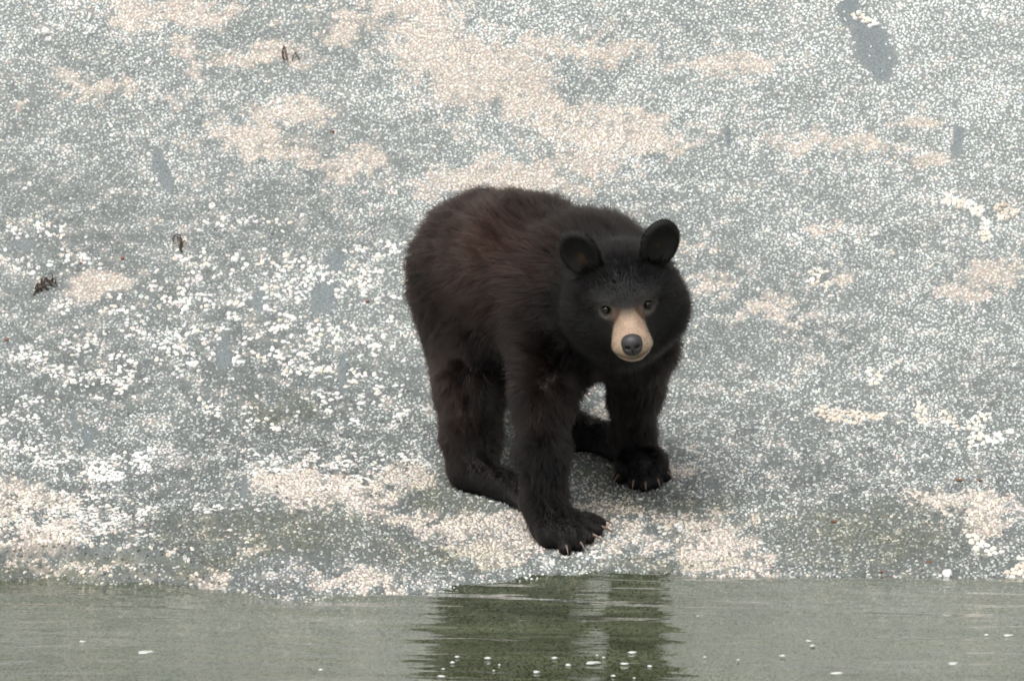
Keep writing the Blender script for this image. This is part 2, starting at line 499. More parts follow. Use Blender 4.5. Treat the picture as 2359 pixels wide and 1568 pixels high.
CL = [
 ("long ragged peach barnacle crust with a shadowed lower edge on the grey rock", [(1895,945,16,10),(1925,958,30,16),(1965,962,34,14),(2010,960,26,8),(1900,955,14,8)], 44, .0055, .0088, ['peach','peach','cream']),
 ("tall ragged clump of large cream barnacles beside single white ones on the rock", [(2245,985,18,22),(2262,960,20,10),(2258,1015,18,16),(2240,1020,12,14)], 30, .006, .0095, ['cream','white','cream']),
 ("three fat white barnacles in a slanting row beside the tall cream clump", [(2285,1018,10,8),(2302,1008,10,7),(2318,998,9,6)], 5, .008, .0115, ['white']),
 ("thin ring of cream barnacles around bare rock, between the peach crust and tall cream clump", [(2118,935,8,8),(2112,955,7,14),(2128,972,10,8),(2132,945,6,8)], 13, .0055, .008, ['cream','peach']),
 ("small cluster of cream and peach barnacles, next to the tall cream clump", [(2170,955,14,10),(2185,968,16,8),(2205,985,14,6)], 13, .0055, .0085, ['cream','peach']),
 ("small ring of white barnacles on plain grey rock above the peach crust", [(2002,858,10,8),(2012,880,10,8),(2025,866,8,10)], 12, .0055, .008, ['white','cream']),
 ("curved hook-shaped row of white barnacles on the rock beside the bear's head", [(1885,625,12,10),(1878,645,10,12),(1900,655,14,6),(1868,632,8,6)], 18, .005, .0078, ['white','cream']),
 ("loose band of large white barnacles high on the rock", [(2190,462,18,10),(2225,470,24,12),(2250,488,16,12),(2268,520,10,16),(2272,545,14,10)], 32, .006, .009, ['white','white','cream']),
 ("round cluster of cream barnacles around peach middle, beside the loose white band", [(2310,478,18,8),(2325,495,16,10),(2305,498,14,8)], 14, .0058, .0088, ['cream','peach','white']),
 ("fat cream barnacles stacked just below the broad beige stain near the water", [(2240,1240,14,10),(2252,1256,12,12)], 7, .0075, .0105, ['cream']),
 ("row of three fat cream barnacles near the water, beside a stacked cream clump", [(2268,1262,10,8),(2286,1274,8,8),(2306,1272,12,9)], 7, .008, .0115, ['cream','white']),
 ("pale barnacle mound touching the water at the end of the rock shelf", [(2335,1318,18,12),(2350,1300,12,16),(2362,1322,16,10)], 16, .006, .0095, ['cream','peach']),
 ("white barnacles growing inside the dark bare scar on the rock", [(1978,38,14,10),(1992,46,12,8),(2008,56,14,6)], 14, .0055, .0085, ['white','cream']),
 ("white barnacles packed in a patch under a slim dark scar on the rock", [(240,1092,36,18),(225,1075,20,16),(262,1098,22,12)], 36, .0055, .0085, ['white']),
 ("crescent of white barnacles on grey rock beside the packed white patch", [(322,1050,16,8),(312,1066,10,8),(335,1078,10,8),(352,1040,10,5)], 18, .0055, .008, ['white']),
]
for c_ in CL:
    clump(*c_)
def lone(x, y, r, kind, label, group=None):
    p = ground(x, y)
    p[2] = H(p[0], p[1])
    o = bpy.data.objects.new("barnacle", SH[kind][RNG.integers(4)])
    COL.objects.link(o)
    set_shell(o, p, r, r * 1.0, np.zeros(3))
    tag(o, label, "barnacle", group)
lone(2182, 1324, .0120, 'white', "single bright white barnacle sitting right at the waterline")
lone(105, 74, .0105, 'white', "bright square-looking white barnacle high on the grey rock, upper of a pair")
lone(112, 92, .0085, 'white', "round white barnacle just below the bright square-looking one")
lone(343, 357, .0068, 'white', "lone white barnacle at the top edge of a slim dark scar")
NEAR = "lone white barnacle on plain grey rock a little way from the slim dark scar"
for x, y, r, lab, grp in ((221, 366, .0068, NEAR, "lone barnacles near the scar"), (260, 445, .0068, NEAR, "lone barnacles near the scar"), (350, 416, .0066, "small lone white barnacle touching the side of the slim dark scar", None),
        (488, 474, .0092, "large lone oval white barnacle on plain grey rock, biggest of those standing alone", None), (697, 497, .0066, "lone white barnacle on plain grey rock between the beige crust and the bear's rump", None)):
    lone(x, y, r, 'white', lab, grp)

# ------------------------------------------------------------------ water
def make_water():
    xs = spaced(-11, 11, -1.35, 1.35, 0.010)
    ys = spaced(-19, 1.6, -2.0, 0.5, 0.009)
    X, Y = np.meshgrid(xs, ys)
    wx = X + 0.15 * fbm(X * 1.2, Y * 1.2, 2, 110)
    wy = Y + 0.10 * X + 0.08 * fbm(X * 0.9 + 7, Y * 1.1, 2, 113)
    z = 0.0034 * fbm(wx * 1.5, wy * 6.0, 3, 115) + 0.0010 * fbm(wx * 5, wy * 26, 2, 118)
    # a few rings running along the lapping edge
    z = z + 0.0011 * np.sin(wy * 40 + 1.3 * np.sin(wx * 2.3)) * sstep(-0.75, -0.15, Y) * sstep(0.45, 0.05, np.abs(X + 0.05))
    z = z * sstep(0.6, 0.0, Y)
    V = np.stack([X.ravel(), Y.ravel(), z.ravel()], 1)
    ny, nx = X.shape
    idx = np.arange(ny * nx).reshape(ny, nx)
    Q = np.stack([idx[:-1, :-1], idx[:-1, 1:], idx[1:, 1:], idx[1:, :-1]], -1).reshape(-1, 4)
    me = mesh_np("water", V, Q)
    m = bpy.data.materials.new("green_sea_water")
    m.use_nodes = True
    t = m.node_tree
    t.nodes.clear()
    o = nd(t, "ShaderNodeOutputMaterial")
    tc = nd(t, "ShaderNodeTexCoord")
    mp = nd(t, "ShaderNodeMapping")
    mp.inputs['Scale'].default_value = (9, 38, 1)
    no = nd(t, "ShaderNodeTexNoise", Scale=1.0, Detail=3.0, Roughness=0.55)
    t.links.new(tc.outputs['Object'], mp.inputs['Vector'])
    t.links.new(mp.outputs[0], no.inputs['Vector'])
    bu = nd(t, "ShaderNodeBump", Strength=0.22, Distance=0.004)
    t.links.new(no.outputs['Fac'], bu.inputs['Height'])
    fr = nd(t, "ShaderNodeFresnel", IOR=1.7)
    t.links.new(bu.outputs[0], fr.inputs['Normal'])
    gl = nd(t, "ShaderNodeBsdfGlossy", Roughness=0.03)
    t.links.new(bu.outputs[0], gl.inputs['Normal'])
    tr = nd(t, "ShaderNodeBsdfTransparent")
    tr.inputs['Color'].default_value = (0.90, 0.92, 0.83, 1)
    df = nd(t, "ShaderNodeBsdfDiffuse")
    df.inputs['Color'].default_value = (0.135, 0.170, 0.088, 1)
    m1 = nd(t, "ShaderNodeMixShader")
    m1.inputs[0].default_value = 0.22
    t.links.new(tr.outputs[0], m1.inputs[1]); t.links.new(df.outputs[0], m1.inputs[2])
    m2 = nd(t, "ShaderNodeMixShader")
    bo = nd(t, "ShaderNodeMath", operation='MULTIPLY', use_clamp=True)
    bo.inputs[1].default_value = 1.27
    t.links.new(fr.outputs[0], bo.inputs[0])
    t.links.new(bo.outputs[0], m2.inputs[0]); t.links.new(m1.outputs[0], m2.inputs[1]); t.links.new(gl.outputs[0], m2.inputs[2])
    t.links.new(m2.outputs[0], o.inputs['Surface'])
    wo = link("water", me, m)
    tag(wo, "calm grey-green water lapping at the foot of the rock", "water", kind="structure")
make_water()

# ------------------------------------------------------------------ the bear: signed distance field -> one continuous surface
class Field:
    def __init__(s, lo, hi, vox):
        s.lo, s.vox = np.array(lo, float), vox
        s.n = np.ceil((np.array(hi) - s.lo) / vox).astype(int) + 1
        s.d = np.full(s.n, 0.5, np.float32)
        s.ax = [s.lo[i] + np.arange(s.n[i]) * vox for i in range(3)]
    def block(s, lo, hi):
        a = np.clip(((np.array(lo) - s.lo) / s.vox).astype(int), 0, s.n)
        b = np.clip(((np.array(hi) - s.lo) / s.vox).astype(int) + 2, 0, s.n)
        sl = tuple(slice(a[i], b[i]) for i in range(3))
        G = np.stack(np.meshgrid(*[s.ax[i][sl[i]] for i in range(3)], indexing='ij'), -1)
        return sl, G
    def union(s, sl, e, k):
        a = s.d[sl]
        h = np.maximum(k - np.abs(a - e), 0) / k
        s.d[sl] = np.minimum(a, e) - h * h * k * 0.25
    def sub(s, sl, e, k):
        a, e = s.d[sl], -e
        h = np.maximum(k - np.abs(a - e), 0) / k
        s.d[sl] = np.maximum(a, e) + h * h * k * 0.25
    def cone(s, p0, r0, p1, r1, k=0.03):
        p0, p1 = np.array(p0, float), np.array(p1, float)
        m = max(r0, r1) + k + 0.03
        sl, G = s.block(np.minimum(p0, p1) - m, np.maximum(p0, p1) + m)
        ba = p1 - p0
        t = np.clip(((G - p0) @ ba) / max(ba @ ba, 1e-9), 0, 1)
        e = np.linalg.norm(G - p0 - t[..., None] * ba, axis=-1) - (r0 + (r1 - r0) * t)
        s.union(sl, e.astype(np.float32), k)
    def ell(s, c, axes, rad, k=0.03, sub=False):
        c = np.array(c, float); rad = np.array(rad, float)
        m = rad.max() + k + 0.03
        sl, G = s.block(c - m, c + m)
        q = (G - c) @ np.array(axes).T
        k0 = np.linalg.norm(q / rad, axis=-1)
        k1 = np.linalg.norm(q / rad ** 2, axis=-1)
        e = (k0 * (k0 - 1) / (k1 + 1e-9)).astype(np.float32)
        (s.sub if sub else s.union)(sl, e, k)
    def grad(s, p):
        q = (p - s.lo) / s.vox
        i = np.clip(np.floor(q).astype(int), 1, s.n - 3)
        d = s.d
        g = [d[tuple((i + np.eye(3, dtype=int)[a]).T)] - d[tuple((i - np.eye(3, dtype=int)[a]).T)] for a in range(3)]
        return norm(np.stack(g, 1))
    def mesh(s, name):
        d = s.d
        neg = d < 0
        n = s.n - 1
        cnt = np.zeros(n, np.float32); acc = np.zeros(tuple(n) + (3,), np.float32)
        corner = [(a, b, c) for a in (0, 1) for b in (0, 1) for c in (0, 1)]
        for ax in range(3):
            o1, o2 = [q for q in range(3) if q != ax]
            for a in (0, 1):
                for b in (0, 1):
                    s0 = [0, 0, 0]; s0[o1], s0[o2] = a, b
                    s1 = list(s0); s1[ax] = 1
                    d0 = d[s0[0]:s0[0] + n[0], s0[1]:s0[1] + n[1], s0[2]:s0[2] + n[2]]
                    d1 = d[s1[0]:s1[0] + n[0], s1[1]:s1[1] + n[1], s1[2]:s1[2] + n[2]]
                    cr = (d0 < 0) != (d1 < 0)
                    t = np.where(cr, d0 / (d0 - d1 + 1e-12), 0)
                    cnt += cr
                    acc[..., ax] += t
                    acc[..., o1] += cr * a
                    acc[..., o2] += cr * b
        act = cnt > 0
        ids = np.full(n, -1, np.int64)
        ids[act] = np.arange(act.sum())
        cell = np.argwhere(act)
        V = s.lo + (cell + acc[act] / cnt[act][:, None]) * s.vox
        Q = []
        for ax in range(3):
            o1, o2 = (ax + 1) % 3, (ax + 2) % 3
            sa = [slice(None)] * 3; sb = [slice(None)] * 3
            sa[ax] = slice(0, -1); sb[ax] = slice(1, None)
            cr = neg[tuple(sa)] != neg[tuple(sb)]
            e = np.argwhere(cr)
            ok = (e[:, o1] > 0) & (e[:, o2] > 0) & (e[:, o1] < n[o1]) & (e[:, o2] < n[o2])
            e = e[ok]
            def cid(da, db):
                c = e.copy(); c[:, o1] -= da; c[:, o2] -= db
                return ids[c[:, 0], c[:, 1], c[:, 2]]
            q = np.stack([cid(1, 1), cid(0, 1), cid(0, 0), cid(1, 0)], 1)
            flip = ~neg[e[:, 0], e[:, 1], e[:, 2]]
            q[flip] = q[flip][:, ::-1]
            Q.append(q)
        Q = np.concatenate(Q)
        Q = Q[(Q >= 0).all(1)]
        return V, Q

def PB(x, y, Y): return P(x, y, 1.3 * Y + 0.05)
BO = ground(1180, 1180)                       # bear's origin on the rock
F = Field((-0.34, 0.08, -0.02), (0.50, 1.50, 0.86), 0.005)

# head frame
roll, nod = math.radians(7.0), math.radians(25)
u1 = -math.sin(roll) * cR + math.cos(roll) * cU
hr = math.cos(roll) * cR + math.sin(roll) * cU
hf = -math.cos(nod) * cF - math.sin(nod) * u1
hu = math.cos(nod) * u1 - math.sin(nod) * cF
HC = PB(1440, 690, 0.20)
def hp(a, b, c): return HC + hr * a + hu * b + hf * c
HA = np.array([hr, hu, hf])
I3 = np.eye(3)

# trunk
F.ell(PB(1128, 628, 0.68), I3, (0.166, 0.185, 0.168), 0.02)
F.ell(PB(1205, 628, 0.56), I3, (0.165, 0.18, 0.165), 0.06)
F.ell(PB(1318, 690, 0.43), I3, (0.155, 0.165, 0.160), 0.08)
F.ell(PB(1375, 625, 0.42), I3, (0.10, 0.12, 0.095), 0.06)
F.cone(PB(1200, 740, 0.58), 0.135, PB(1322, 752, 0.42), 0.100, 0.06)
F.cone(PB(1365, 665, 0.42), 0.135, PB(1432, 690, 0.22), 0.105, 0.05)      # neck
F.cone(PB(1395, 735, 0.38), 0.092, PB(1430, 735, 0.26), 0.09, 0.05)        # throat
# near hind leg (bear's right)
RHh = ground(1070, 1124); RHt = ground(1196, 1162)
hy = RHh[1]
F.cone(PB(1112, 770, 0.67), 0.128, P(1082, 900, hy + 0.09), 0.068, 0.07)
F.cone(P(1082, 900, hy + 0.09), 0.066, P(1083, 1010, hy + 0.035), 0.056, 0.03)
F.cone(P(1083, 1010, hy + 0.035), 0.055, P(1086, 1075, hy + 0.015), 0.047, 0.03)
F.cone(P(1086, 1075, hy + 0.015), 0.047, RHh + [0.012, 0, 0.040], 0.038, 0.03)
F.cone(RHh + [0.006, 0, 0.035], 0.034, RHt + [0, 0, 0.032], 0.036, 0.03)
# far hind leg (bear's left)
LHh = ground(1312, 1032); LHt = ground(1392, 1046)
F.cone(PB(1250, 760, 0.76), 0.105, P(1235, 900, LHh[1] + 0.03), 0.056, 0.06)
F.cone(P(1235, 900, LHh[1] + 0.03), 0.054, P(1284, 990, LHh[1] + 0.02), 0.046, 0.03)
F.cone(P(1284, 990, LHh[1] + 0.02), 0.05, LHh + [0, 0, 0.04], 0.04, 0.03)
F.cone(LHh + [0, 0, 0.038], 0.038, LHt + [0, 0, 0.036], 0.038, 0.03)
# near fore leg (bear's right)
RFp = ground(1278, 1236)
ry = RFp[1]
F.cone(PB(1285, 762, 0.36), 0.092, P(1252, 920, ry + 0.07), 0.058, 0.07)
F.cone(P(1252, 920, ry + 0.07), 0.056, P(1250, 1040, ry + 0.02), 0.046, 0.03)
F.cone(P(1250, 1040, ry + 0.02), 0.046, P(1254, 1165, ry + 0.015), 0.041, 0.03)
F.cone(P(1254, 1165, ry + 0.015), 0.041, ground(1262, 1242) + [0, 0, 0.034], 0.038, 0.03)
F.cone(ground(1262, 1246) + [0, 0, 0.032], 0.033, ground(1310, 1242) + [0, 0, 0.030], 0.036, 0.025)
F.cone(ground(1266, 1260) + [0, 0, 0.028], 0.031, ground(1316, 1264) + [0, 0, 0.027], 0.031, 0.025)
RF_T = [(1382, 1219), (1375, 1235), (1356, 1252), (1330, 1268), (1302, 1277)]
# far fore leg (bear's left)
LFp = ground(1474, 1082)
ly = LFp[1]
F.cone(PB(1465, 795, 0.42), 0.080, PB(1463, 900, 0.50), 0.050, 0.06)
F.cone(PB(1463, 900, 0.50), 0.048, P(1456, 1000, ly - 0.03), 0.036, 0.03)
F.cone(P(1456, 1000, ly - 0.03), 0.037, ground(1466, 1078) + [0, 0, 0.042], 0.042, 0.03)
F.ell(ground(1478, 1100) + [0, 0, 0.034], I3, (0.060, 0.075, 0.037), 0.03)
LF_T = [(1430, 1114), (1460, 1128), (1485, 1132), (1511, 1125), (1532, 1109)]
TOES = []
for lst, root, r in ((RF_T, RFp, 0.0142), (LF_T, LFp, 0.0150)):
    for (tx, ty) in lst:
        g = ground(tx, ty)
        tip = g + np.array([0, 0, r * 0.95])
        d = norm((tip - root) * [1, 1, 0])
        kn = tip - d * 0.042 + np.array([0, 0, 0.018])
        F.cone(kn, r * 1.0, tip, r, 0.011)
        TOES.append((tip, d, r))
for h, t in ((RHh, RHt), (LHh, LHt)):
    d = norm((t - h) * [1, 1, 0]); s = np.array([-d[1], d[0], 0])
    for k in range(5):
        o = (k - 2) * 0.017
        tip = t + d * (0.050 - abs(k - 2) * 0.005) + s * o
        tip[2] = H(tip[0], tip[1], False) + 0.014
        F.cone(t + s * o * 0.8 + [0, 0, 0.022], 0.016, tip, 0.013, 0.012)
        TOES.append((tip, d, 0.013))
# head
F.ell(HC, HA, (0.112, 0.106, 0.112), 0.04)
for sgn in (-1, 1):
    F.ell(hp(0.052 * sgn, -0.030, 0.010), HA, (0.072, 0.070, 0.075), 0.04)
F.cone(hp(0, 0.018, 0.075), 0.048, hp(0, -0.016, 0.135), 0.030, 0.03)      # bridge of the nose
F.cone(hp(0, -0.040, 0.070), 0.056, hp(0, -0.038, 0.152), 0.033, 0.025)    # muzzle
F.ell(hp(0, -0.036, 0.158), HA, (0.0430, 0.029, 0.024), 0.02)
F.ell(hp(0, -0.056, 0.146), HA, (0.028, 0.015, 0.034), 0.012)             # chin
EYE = []
for sgn in (-1, 1):
    e = hp(0.0465 * sgn, 0.028, 0.099)
    EYE.append(e)
    F.ell(hp(0.045 * sgn, 0.046, 0.086), HA, (0.028, 0.012, 0.022), 0.02)   # brow
    F.ell(hp(0.048 * sgn, 0.026, 0.108), I3, (0.012, 0.010, 0.012), 0.012, sub=True)
# ears
EARS = []
for sgn in (-1, 1):
    lean = math.radians(21) * sgn
    eu = math.cos(lean) * hu + math.sin(lean) * hr
    ef = norm(hf * 0.93 + hr * 0.30 * sgn + hu * 0.06)
    ef = norm(ef - eu * (ef @ eu))
    es = np.cross(eu, ef)
    A = np.array([es, eu, ef])
    c = hp(0.088 * sgn, 0.134, 0.022)
    F.ell(c, A, (0.045, 0.060, 0.018), 0.012)
    F.ell(c + ef * 0.020 + eu * 0.000, A, (0.038, 0.052, 0.021), 0.005, sub=True)
    EARS.append((c, eu, ef, es))
BV, BQ = F.mesh("body")
BN = F.grad(BV)

def loc_head(V):
    q = V - HC
    return q @ hr, q @ hu, q @ hf

def bear_tint(V, fur=True):
    """coat colour by place: black, brown wash over the flank, tan muzzle, amber in the ears"""
    a, b, c = loc_head(V)
    n1 = fbm(V[:, 0] * 9 + V[:, 1] * 5, V[:, 2] * 9, 3, 130)
    n2 = fbm(V[:, 0] * 60, V[:, 2] * 60 + V[:, 1] * 40, 2, 133)
    black = np.array([0.0022, 0.0022, 0.0023]); brown = np.array([0.046, 0.0255, 0.0190])
    x, y = project(V)
    wash = np.clip(0.45 + 0.16 * n1 + 0.2 * n2, 0, 1)
    flank = np.exp(-(((x - 1130) / 130) ** 2 + ((y - 590) / 120) ** 2)) * 0.9 + 0.35 * np.exp(-(((x - 1260) / 60) ** 2 + ((y - 870) / 90) ** 2)) \
        + 0.45 * np.exp(-(((x - 1040) / 60) ** 2 + ((y - 900) / 130) ** 2)) + 0.25 * np.exp(-(((x - 1240) / 25) ** 2 + ((y - 965) / 25) ** 2))
    headish = np.exp(-((np.linalg.norm(V - HC, axis=1) / 0.17) ** 4))
    t = np.clip(wash * (0.10 + flank) * (1 - 0.8 * headish), 0, 1)
    C = black + (brown - black) * t[:, None]
    # muzzle
    tan = np.array([0.345, 0.258, 0.180])
    zc = 0.066 + 0.012 * n2 + 0.25 * np.abs(a) + 0.35 * np.clip(-0.035 - b, 0, 1)
    mz = sstep(0, 0.020, c - zc) * sstep(1.12, 0.86, np.abs(a) / np.interp(c, [0.06, 0.09, 0.115, 0.15], [0.009, 0.017, 0.032, 0.056]) / np.interp(b, [-0.03, 0.0, 0.03], [1.0, 0.8, 0.4])) * sstep(0.040, 0.012, b)
    dusk = np.array([0.16, 0.085, 0.040])
    edge = sstep(0.0, 0.055, c - zc) * sstep(1.1, 0.55, np.abs(a) / np.interp(c, [0.06, 0.09, 0.115, 0.15], [0.018, 0.030, 0.044, 0.062]))
    mcol = dusk + (tan - dusk) * edge[:, None]
    mcol = mcol * (1 - 0.22 * np.clip(n2 + 0.3, 0, 1))[:, None]
    mcol = mcol + (np.array([0.30, 0.205, 0.155]) - mcol) * (0.6 * sstep(0.12, 0.165, c) * sstep(-0.03, -0.005, b))[:, None]
    lip = np.exp(-((b + 0.058 - 0.25 * np.abs(a)) / 0.0035) ** 2) * (c > 0.10)
    mcol = mcol + (np.array([0.03, 0.022, 0.018]) - mcol) * (0.8 * lip)[:, None]
    C = C * (1 - mz[:, None]) + mcol * mz[:, None]
    # tawny inner eye corners, grey rims
    for e, sg in zip(EYE, (-1, 1)):
        dv = V - e
        rr = np.sqrt((dv @ hr) ** 2 + (dv @ hu) ** 2)
        rim = np.exp(-((rr - 0.0145) / 0.005) ** 2) * (c > 0.05)
        C = C + (np.array([0.085, 0.078, 0.068]) - C) * (rim * 0.75)[:, None]
        inn = np.exp(-((((a - sg * 0.026) / 0.012) ** 2) + ((b - 0.020) / 0.016) ** 2)) * (c > 0.06)
        C = C + (np.array([0.095, 0.050, 0.026]) - C) * (inn * 0.55)[:, None]
    for (ec, eu, ef, es) in EARS:
        q = V - ec
        amb = np.exp(-(((q @ es) / 0.012) ** 2 + ((q @ eu + 0.012) / 0.014) ** 2)) * ((q @ ef) < 0.02)
        ear = np.linalg.norm(q, axis=1) < 0.062
        C = C + (np.array([0.005, 0.0048, 0.0045]) - C) * (ear & (b > 0.075))[:, None] * 0.8
        C = C + (np.array([0.16, 0.085, 0.025]) - C) * (amb * 0.2 * (n2 > 0.1))[:, None]
    return np.clip(C, 0.002, 1)

bear = empty("bear", BO)
tag(bear, "young black bear with a tan muzzle standing on the rock, facing the water", "bear")
me = mesh_np("body", BV, BQ)
skin = bear_tint(BV, False)
set_col(me, "tint", skin)
HIDE = attr_mat("bear_hide", 0.55, 0.25, 260.0, 0.25, 0.5, 420.0)
body = link("body", me, HIDE, bear)

# ------------------------------------------------------------------ fur
def fur_material(name, rough=0.34):
    m = bpy.data.materials.new(name)
    m.use_nodes = True
    t = m.node_tree
    t.nodes.clear()
    o = nd(t, "ShaderNodeOutputMaterial")
    at = nd(t, "ShaderNodeAttribute", attribute_name="tint")
    h = nd(t, "ShaderNodeBsdfHairPrincipled")
    h.parametrization = 'COLOR'
    h.inputs['Roughness'].default_value = rough
    h.inputs['IOR'].default_value = 1.27
    h.inputs['Radial Roughness'].default_value = 0.45
    h.inputs['Random Roughness'].default_value = 0.2
    t.links.new(at.outputs['Color'], h.inputs['Color'])
    t.links.new(h.outputs[0], o.inputs['Surface'])
    return m

def tri_sample(n):
    T = np.concatenate([BQ[:, [0, 1, 2]], BQ[:, [0, 2, 3]]])
    A, Bp, Cp = BV[T[:, 0]], BV[T[:, 1]], BV[T[:, 2]]
    area = np.linalg.norm(np.cross(Bp - A, Cp - A), axis=1)
    i = RNG.choice(len(T), n, p=area / area.sum())
    u, v = RNG.random(n), RNG.random(n)
    f = u + v > 1
    u[f], v[f] = 1 - u[f], 1 - v[f]
    return A[i] + u[:, None] * (Bp[i] - A[i]) + v[:, None] * (Cp[i] - A[i])

AXIS = norm(PB(1318, 690, 0.43) - PB(1128, 628, 0.68))
NOSE = hp(0, -0.03, 0.185)
def fur_fields(R):
    """flow direction, length, lift for each root"""
    a, b, c = loc_head(R)
    dist = np.linalg.norm(R - HC, axis=1)
    gz = H(R[:, 0], R[:, 1], False)
    hgt = R[:, 2] - gz
    gn = F.grad(R)
    flow = -AXIS[None] * 0.75 + np.array([0, 0, -0.7]) * sstep(0.80, 0.15, gn[:, 2])[:, None]
    leg = sstep(0.40, 0.28, hgt)[:, None]
    flow = flow * (1 - leg) + np.array([0.05, 0.12, -1.0]) * leg
    hd = sstep(0.20, 0.145, dist)[:, None]
    away = norm(R - hp(0, -0.02, 0.17))
    flow = norm(flow) * (1 - hd) + (away * 0.55 - hf * 0.75) * hd
    L = np.full(len(R), 0.034)
    L = L * (1 - leg[:, 0]) + 0.022 * leg[:, 0]
    L = np.where(hgt < 0.10, np.interp(hgt, [0.0, 0.03, 0.055, 0.10], [0.0035, 0.006, 0.011, 0.019]), L)
    hl = np.interp(c, [-0.05, 0.03, 0.08, 0.11], [0.030, 0.020, 0.0095, 0.0060])
    L = L * (1 - hd[:, 0]) + hl * hd[:, 0]
    for e in EYE:
        L = np.minimum(L, 0.003 + 0.40 * np.maximum(np.linalg.norm(R - e, axis=1) - 0.012, 0))
    mz = sstep(0.075, 0.105, c) * (dist < 0.24)
    L = L * (1 - mz) + 0.0055 * mz
    lift = np.full(len(R), 0.68)
    lift = lift * (1 - leg[:, 0]) + 0.50 * leg[:, 0]
    lift = lift * (1 - hd[:, 0]) + 0.60 * hd[:, 0]
    lift = lift * (1 - mz) + 0.30 * mz
    mfl = norm(np.stack([a * 3, b * 0 + 0.004, -np.ones_like(a) * 0.12], 1)) @ HA
    flow = flow * (1 - mz[:, None]) + mfl * mz[:, None]
    for (ec, eu, ef, es) in EARS:
        q = R - ec
        el = np.sqrt(((q @ es) / 0.05) ** 2 + ((q @ eu) / 0.062) ** 2 + ((q @ ef) / 0.035) ** 2)
        k = (el < 1.0) & ((q @ eu) > -0.038)
        inner = k & (np.abs(q @ es) < 0.032) & ((q @ ef) > -0.008)
        L = np.where(k, 0.006, L)
        L = np.where(inner, 0.004, L)
        lift = np.where(k, 0.45, lift)
        flow = np.where(k[:, None], (q @ es)[:, None] * es * 12 + eu * 0.8, flow)
    return norm(flow), L, lift, mz

def grow(name, n, rad, mat, zone, npt=5):
    R = tri_sample(n)
    g = F.grad(R)
    a, b, c = loc_head(R)
    keep = np.ones(n, bool)
    for e in EYE:
        d = R - e
        keep &= ((d @ hr) ** 2 + ((d @ hu) * 1.15) ** 2 > 0.0118 ** 2) | (c < 0.05)
    nq = R - hp(0, -0.027, 0.183)
    keep &= (((nq @ hr) / 0.024) ** 2 + ((nq @ hu) / 0.025) ** 2 + ((nq @ hf) / 0.028) ** 2) > 1.0
    for (tip, d, r) in TOES:
        keep &= np.linalg.norm(R - (tip + d * r), axis=1) > 0.007
    keep &= R[:, 2] > H(R[:, 0], R[:, 1], False) + 0.006
    flow, L, lift, mz = fur_fields(R)
    keep &= (mz > 0.5) if zone == 'muzzle' else (mz <= 0.5)
    # skip what sits deep inside the leg pits
    R, g, flow, L, lift = R[keep], g[keep], flow[keep], L[keep], lift[keep]
    n = len(R)
    tang = norm(flow - g * np.sum(flow * g, 1, keepdims=True))
    # tufts: neighbouring hairs lean together
    def nz(s, sd):
        return np.stack([fbm(R[:, 0] * s + R[:, 1] * s * 0.7 + k * 13.7, R[:, 2] * s - R[:, 1] * s * 0.6, 2, sd + 3 * k) for k in range(3)], 1)
    tuft = nz(95, 150) * 0.42 + nz(22, 170) * 0.06
    hd_ = sstep(0.22, 0.15, np.linalg.norm(R - HC, axis=1))[:, None]
    tuft = tuft * (1 - 0.6 * hd_)
    lf = np.clip(lift + 0.09 * nz(40, 190)[:, 0] + RNG.normal(0, 0.09, n), 0.05, 0.95)
    d0 = norm(tang + g * (lf / (1 - lf * 0.75))[:, None] + tuft + RNG.normal(0, 0.10, (n, 3)))
    L = L * np.clip(1 + RNG.normal(0, 0.18, n) + 0.22 * nz(30, 210)[:, 0], 0.4, 1.6)
    bend = tang * 0.55 + np.array([0, 0, -0.12]) + RNG.normal(0, 0.14, (n, 3))
    tt = np.linspace(0, 1, npt)
    pts = R[:, None] - g[:, None] * 0.002 + (d0[:, None] * tt[None, :, None] + bend[:, None] * (tt ** 2)[None, :, None] * 0.45) * L[:, None, None]
    # nothing grows into the rock
    zf = H(pts[..., 0].ravel(), pts[..., 1].ravel(), False).reshape(n, npt) + 0.004
    pts[..., 2] = np.maximum(pts[..., 2], zf)
    col = bear_tint(R) * np.clip(1 + RNG.normal(0, 0.22, (n, 1)), 0.4, 2.0)
    cu = bpy.data.hair_curves.new(name)
    cu.add_curves([npt] * n)
    cu.attributes["position"].data.foreach_set("vector", (pts - BO).astype(np.float32).ravel())
    ra = cu.attributes.get("radius") or cu.attributes.new("radius", 'FLOAT', 'POINT')
    prof = rad * np.array([1.0, 1.0, 0.85, 0.6, 0.12])[:npt]
    ra.data.foreach_set("value", np.tile(prof, n).astype(np.float32))
    ca = cu.attributes.new("tint", 'FLOAT_COLOR', 'CURVE')
    c4 = np.ones((n, 4), np.float32); c4[:, :3] = col
    ca.data.foreach_set("color", c4.ravel())
    o = bpy.data.objects.new(name, cu)
    cu.materials.append(mat)
    o.parent = bear
    COL.objects.link(o)
    print(name, n)
    return o

FUR = fur_material("bear_fur")
fur = grow("fur", 300000, 0.00042, FUR, 'coat')
mfur = grow("muzzle_fur", 900000, 0.00030, FUR, 'muzzle')
mfur["label"] = "short tan fur of the muzzle"

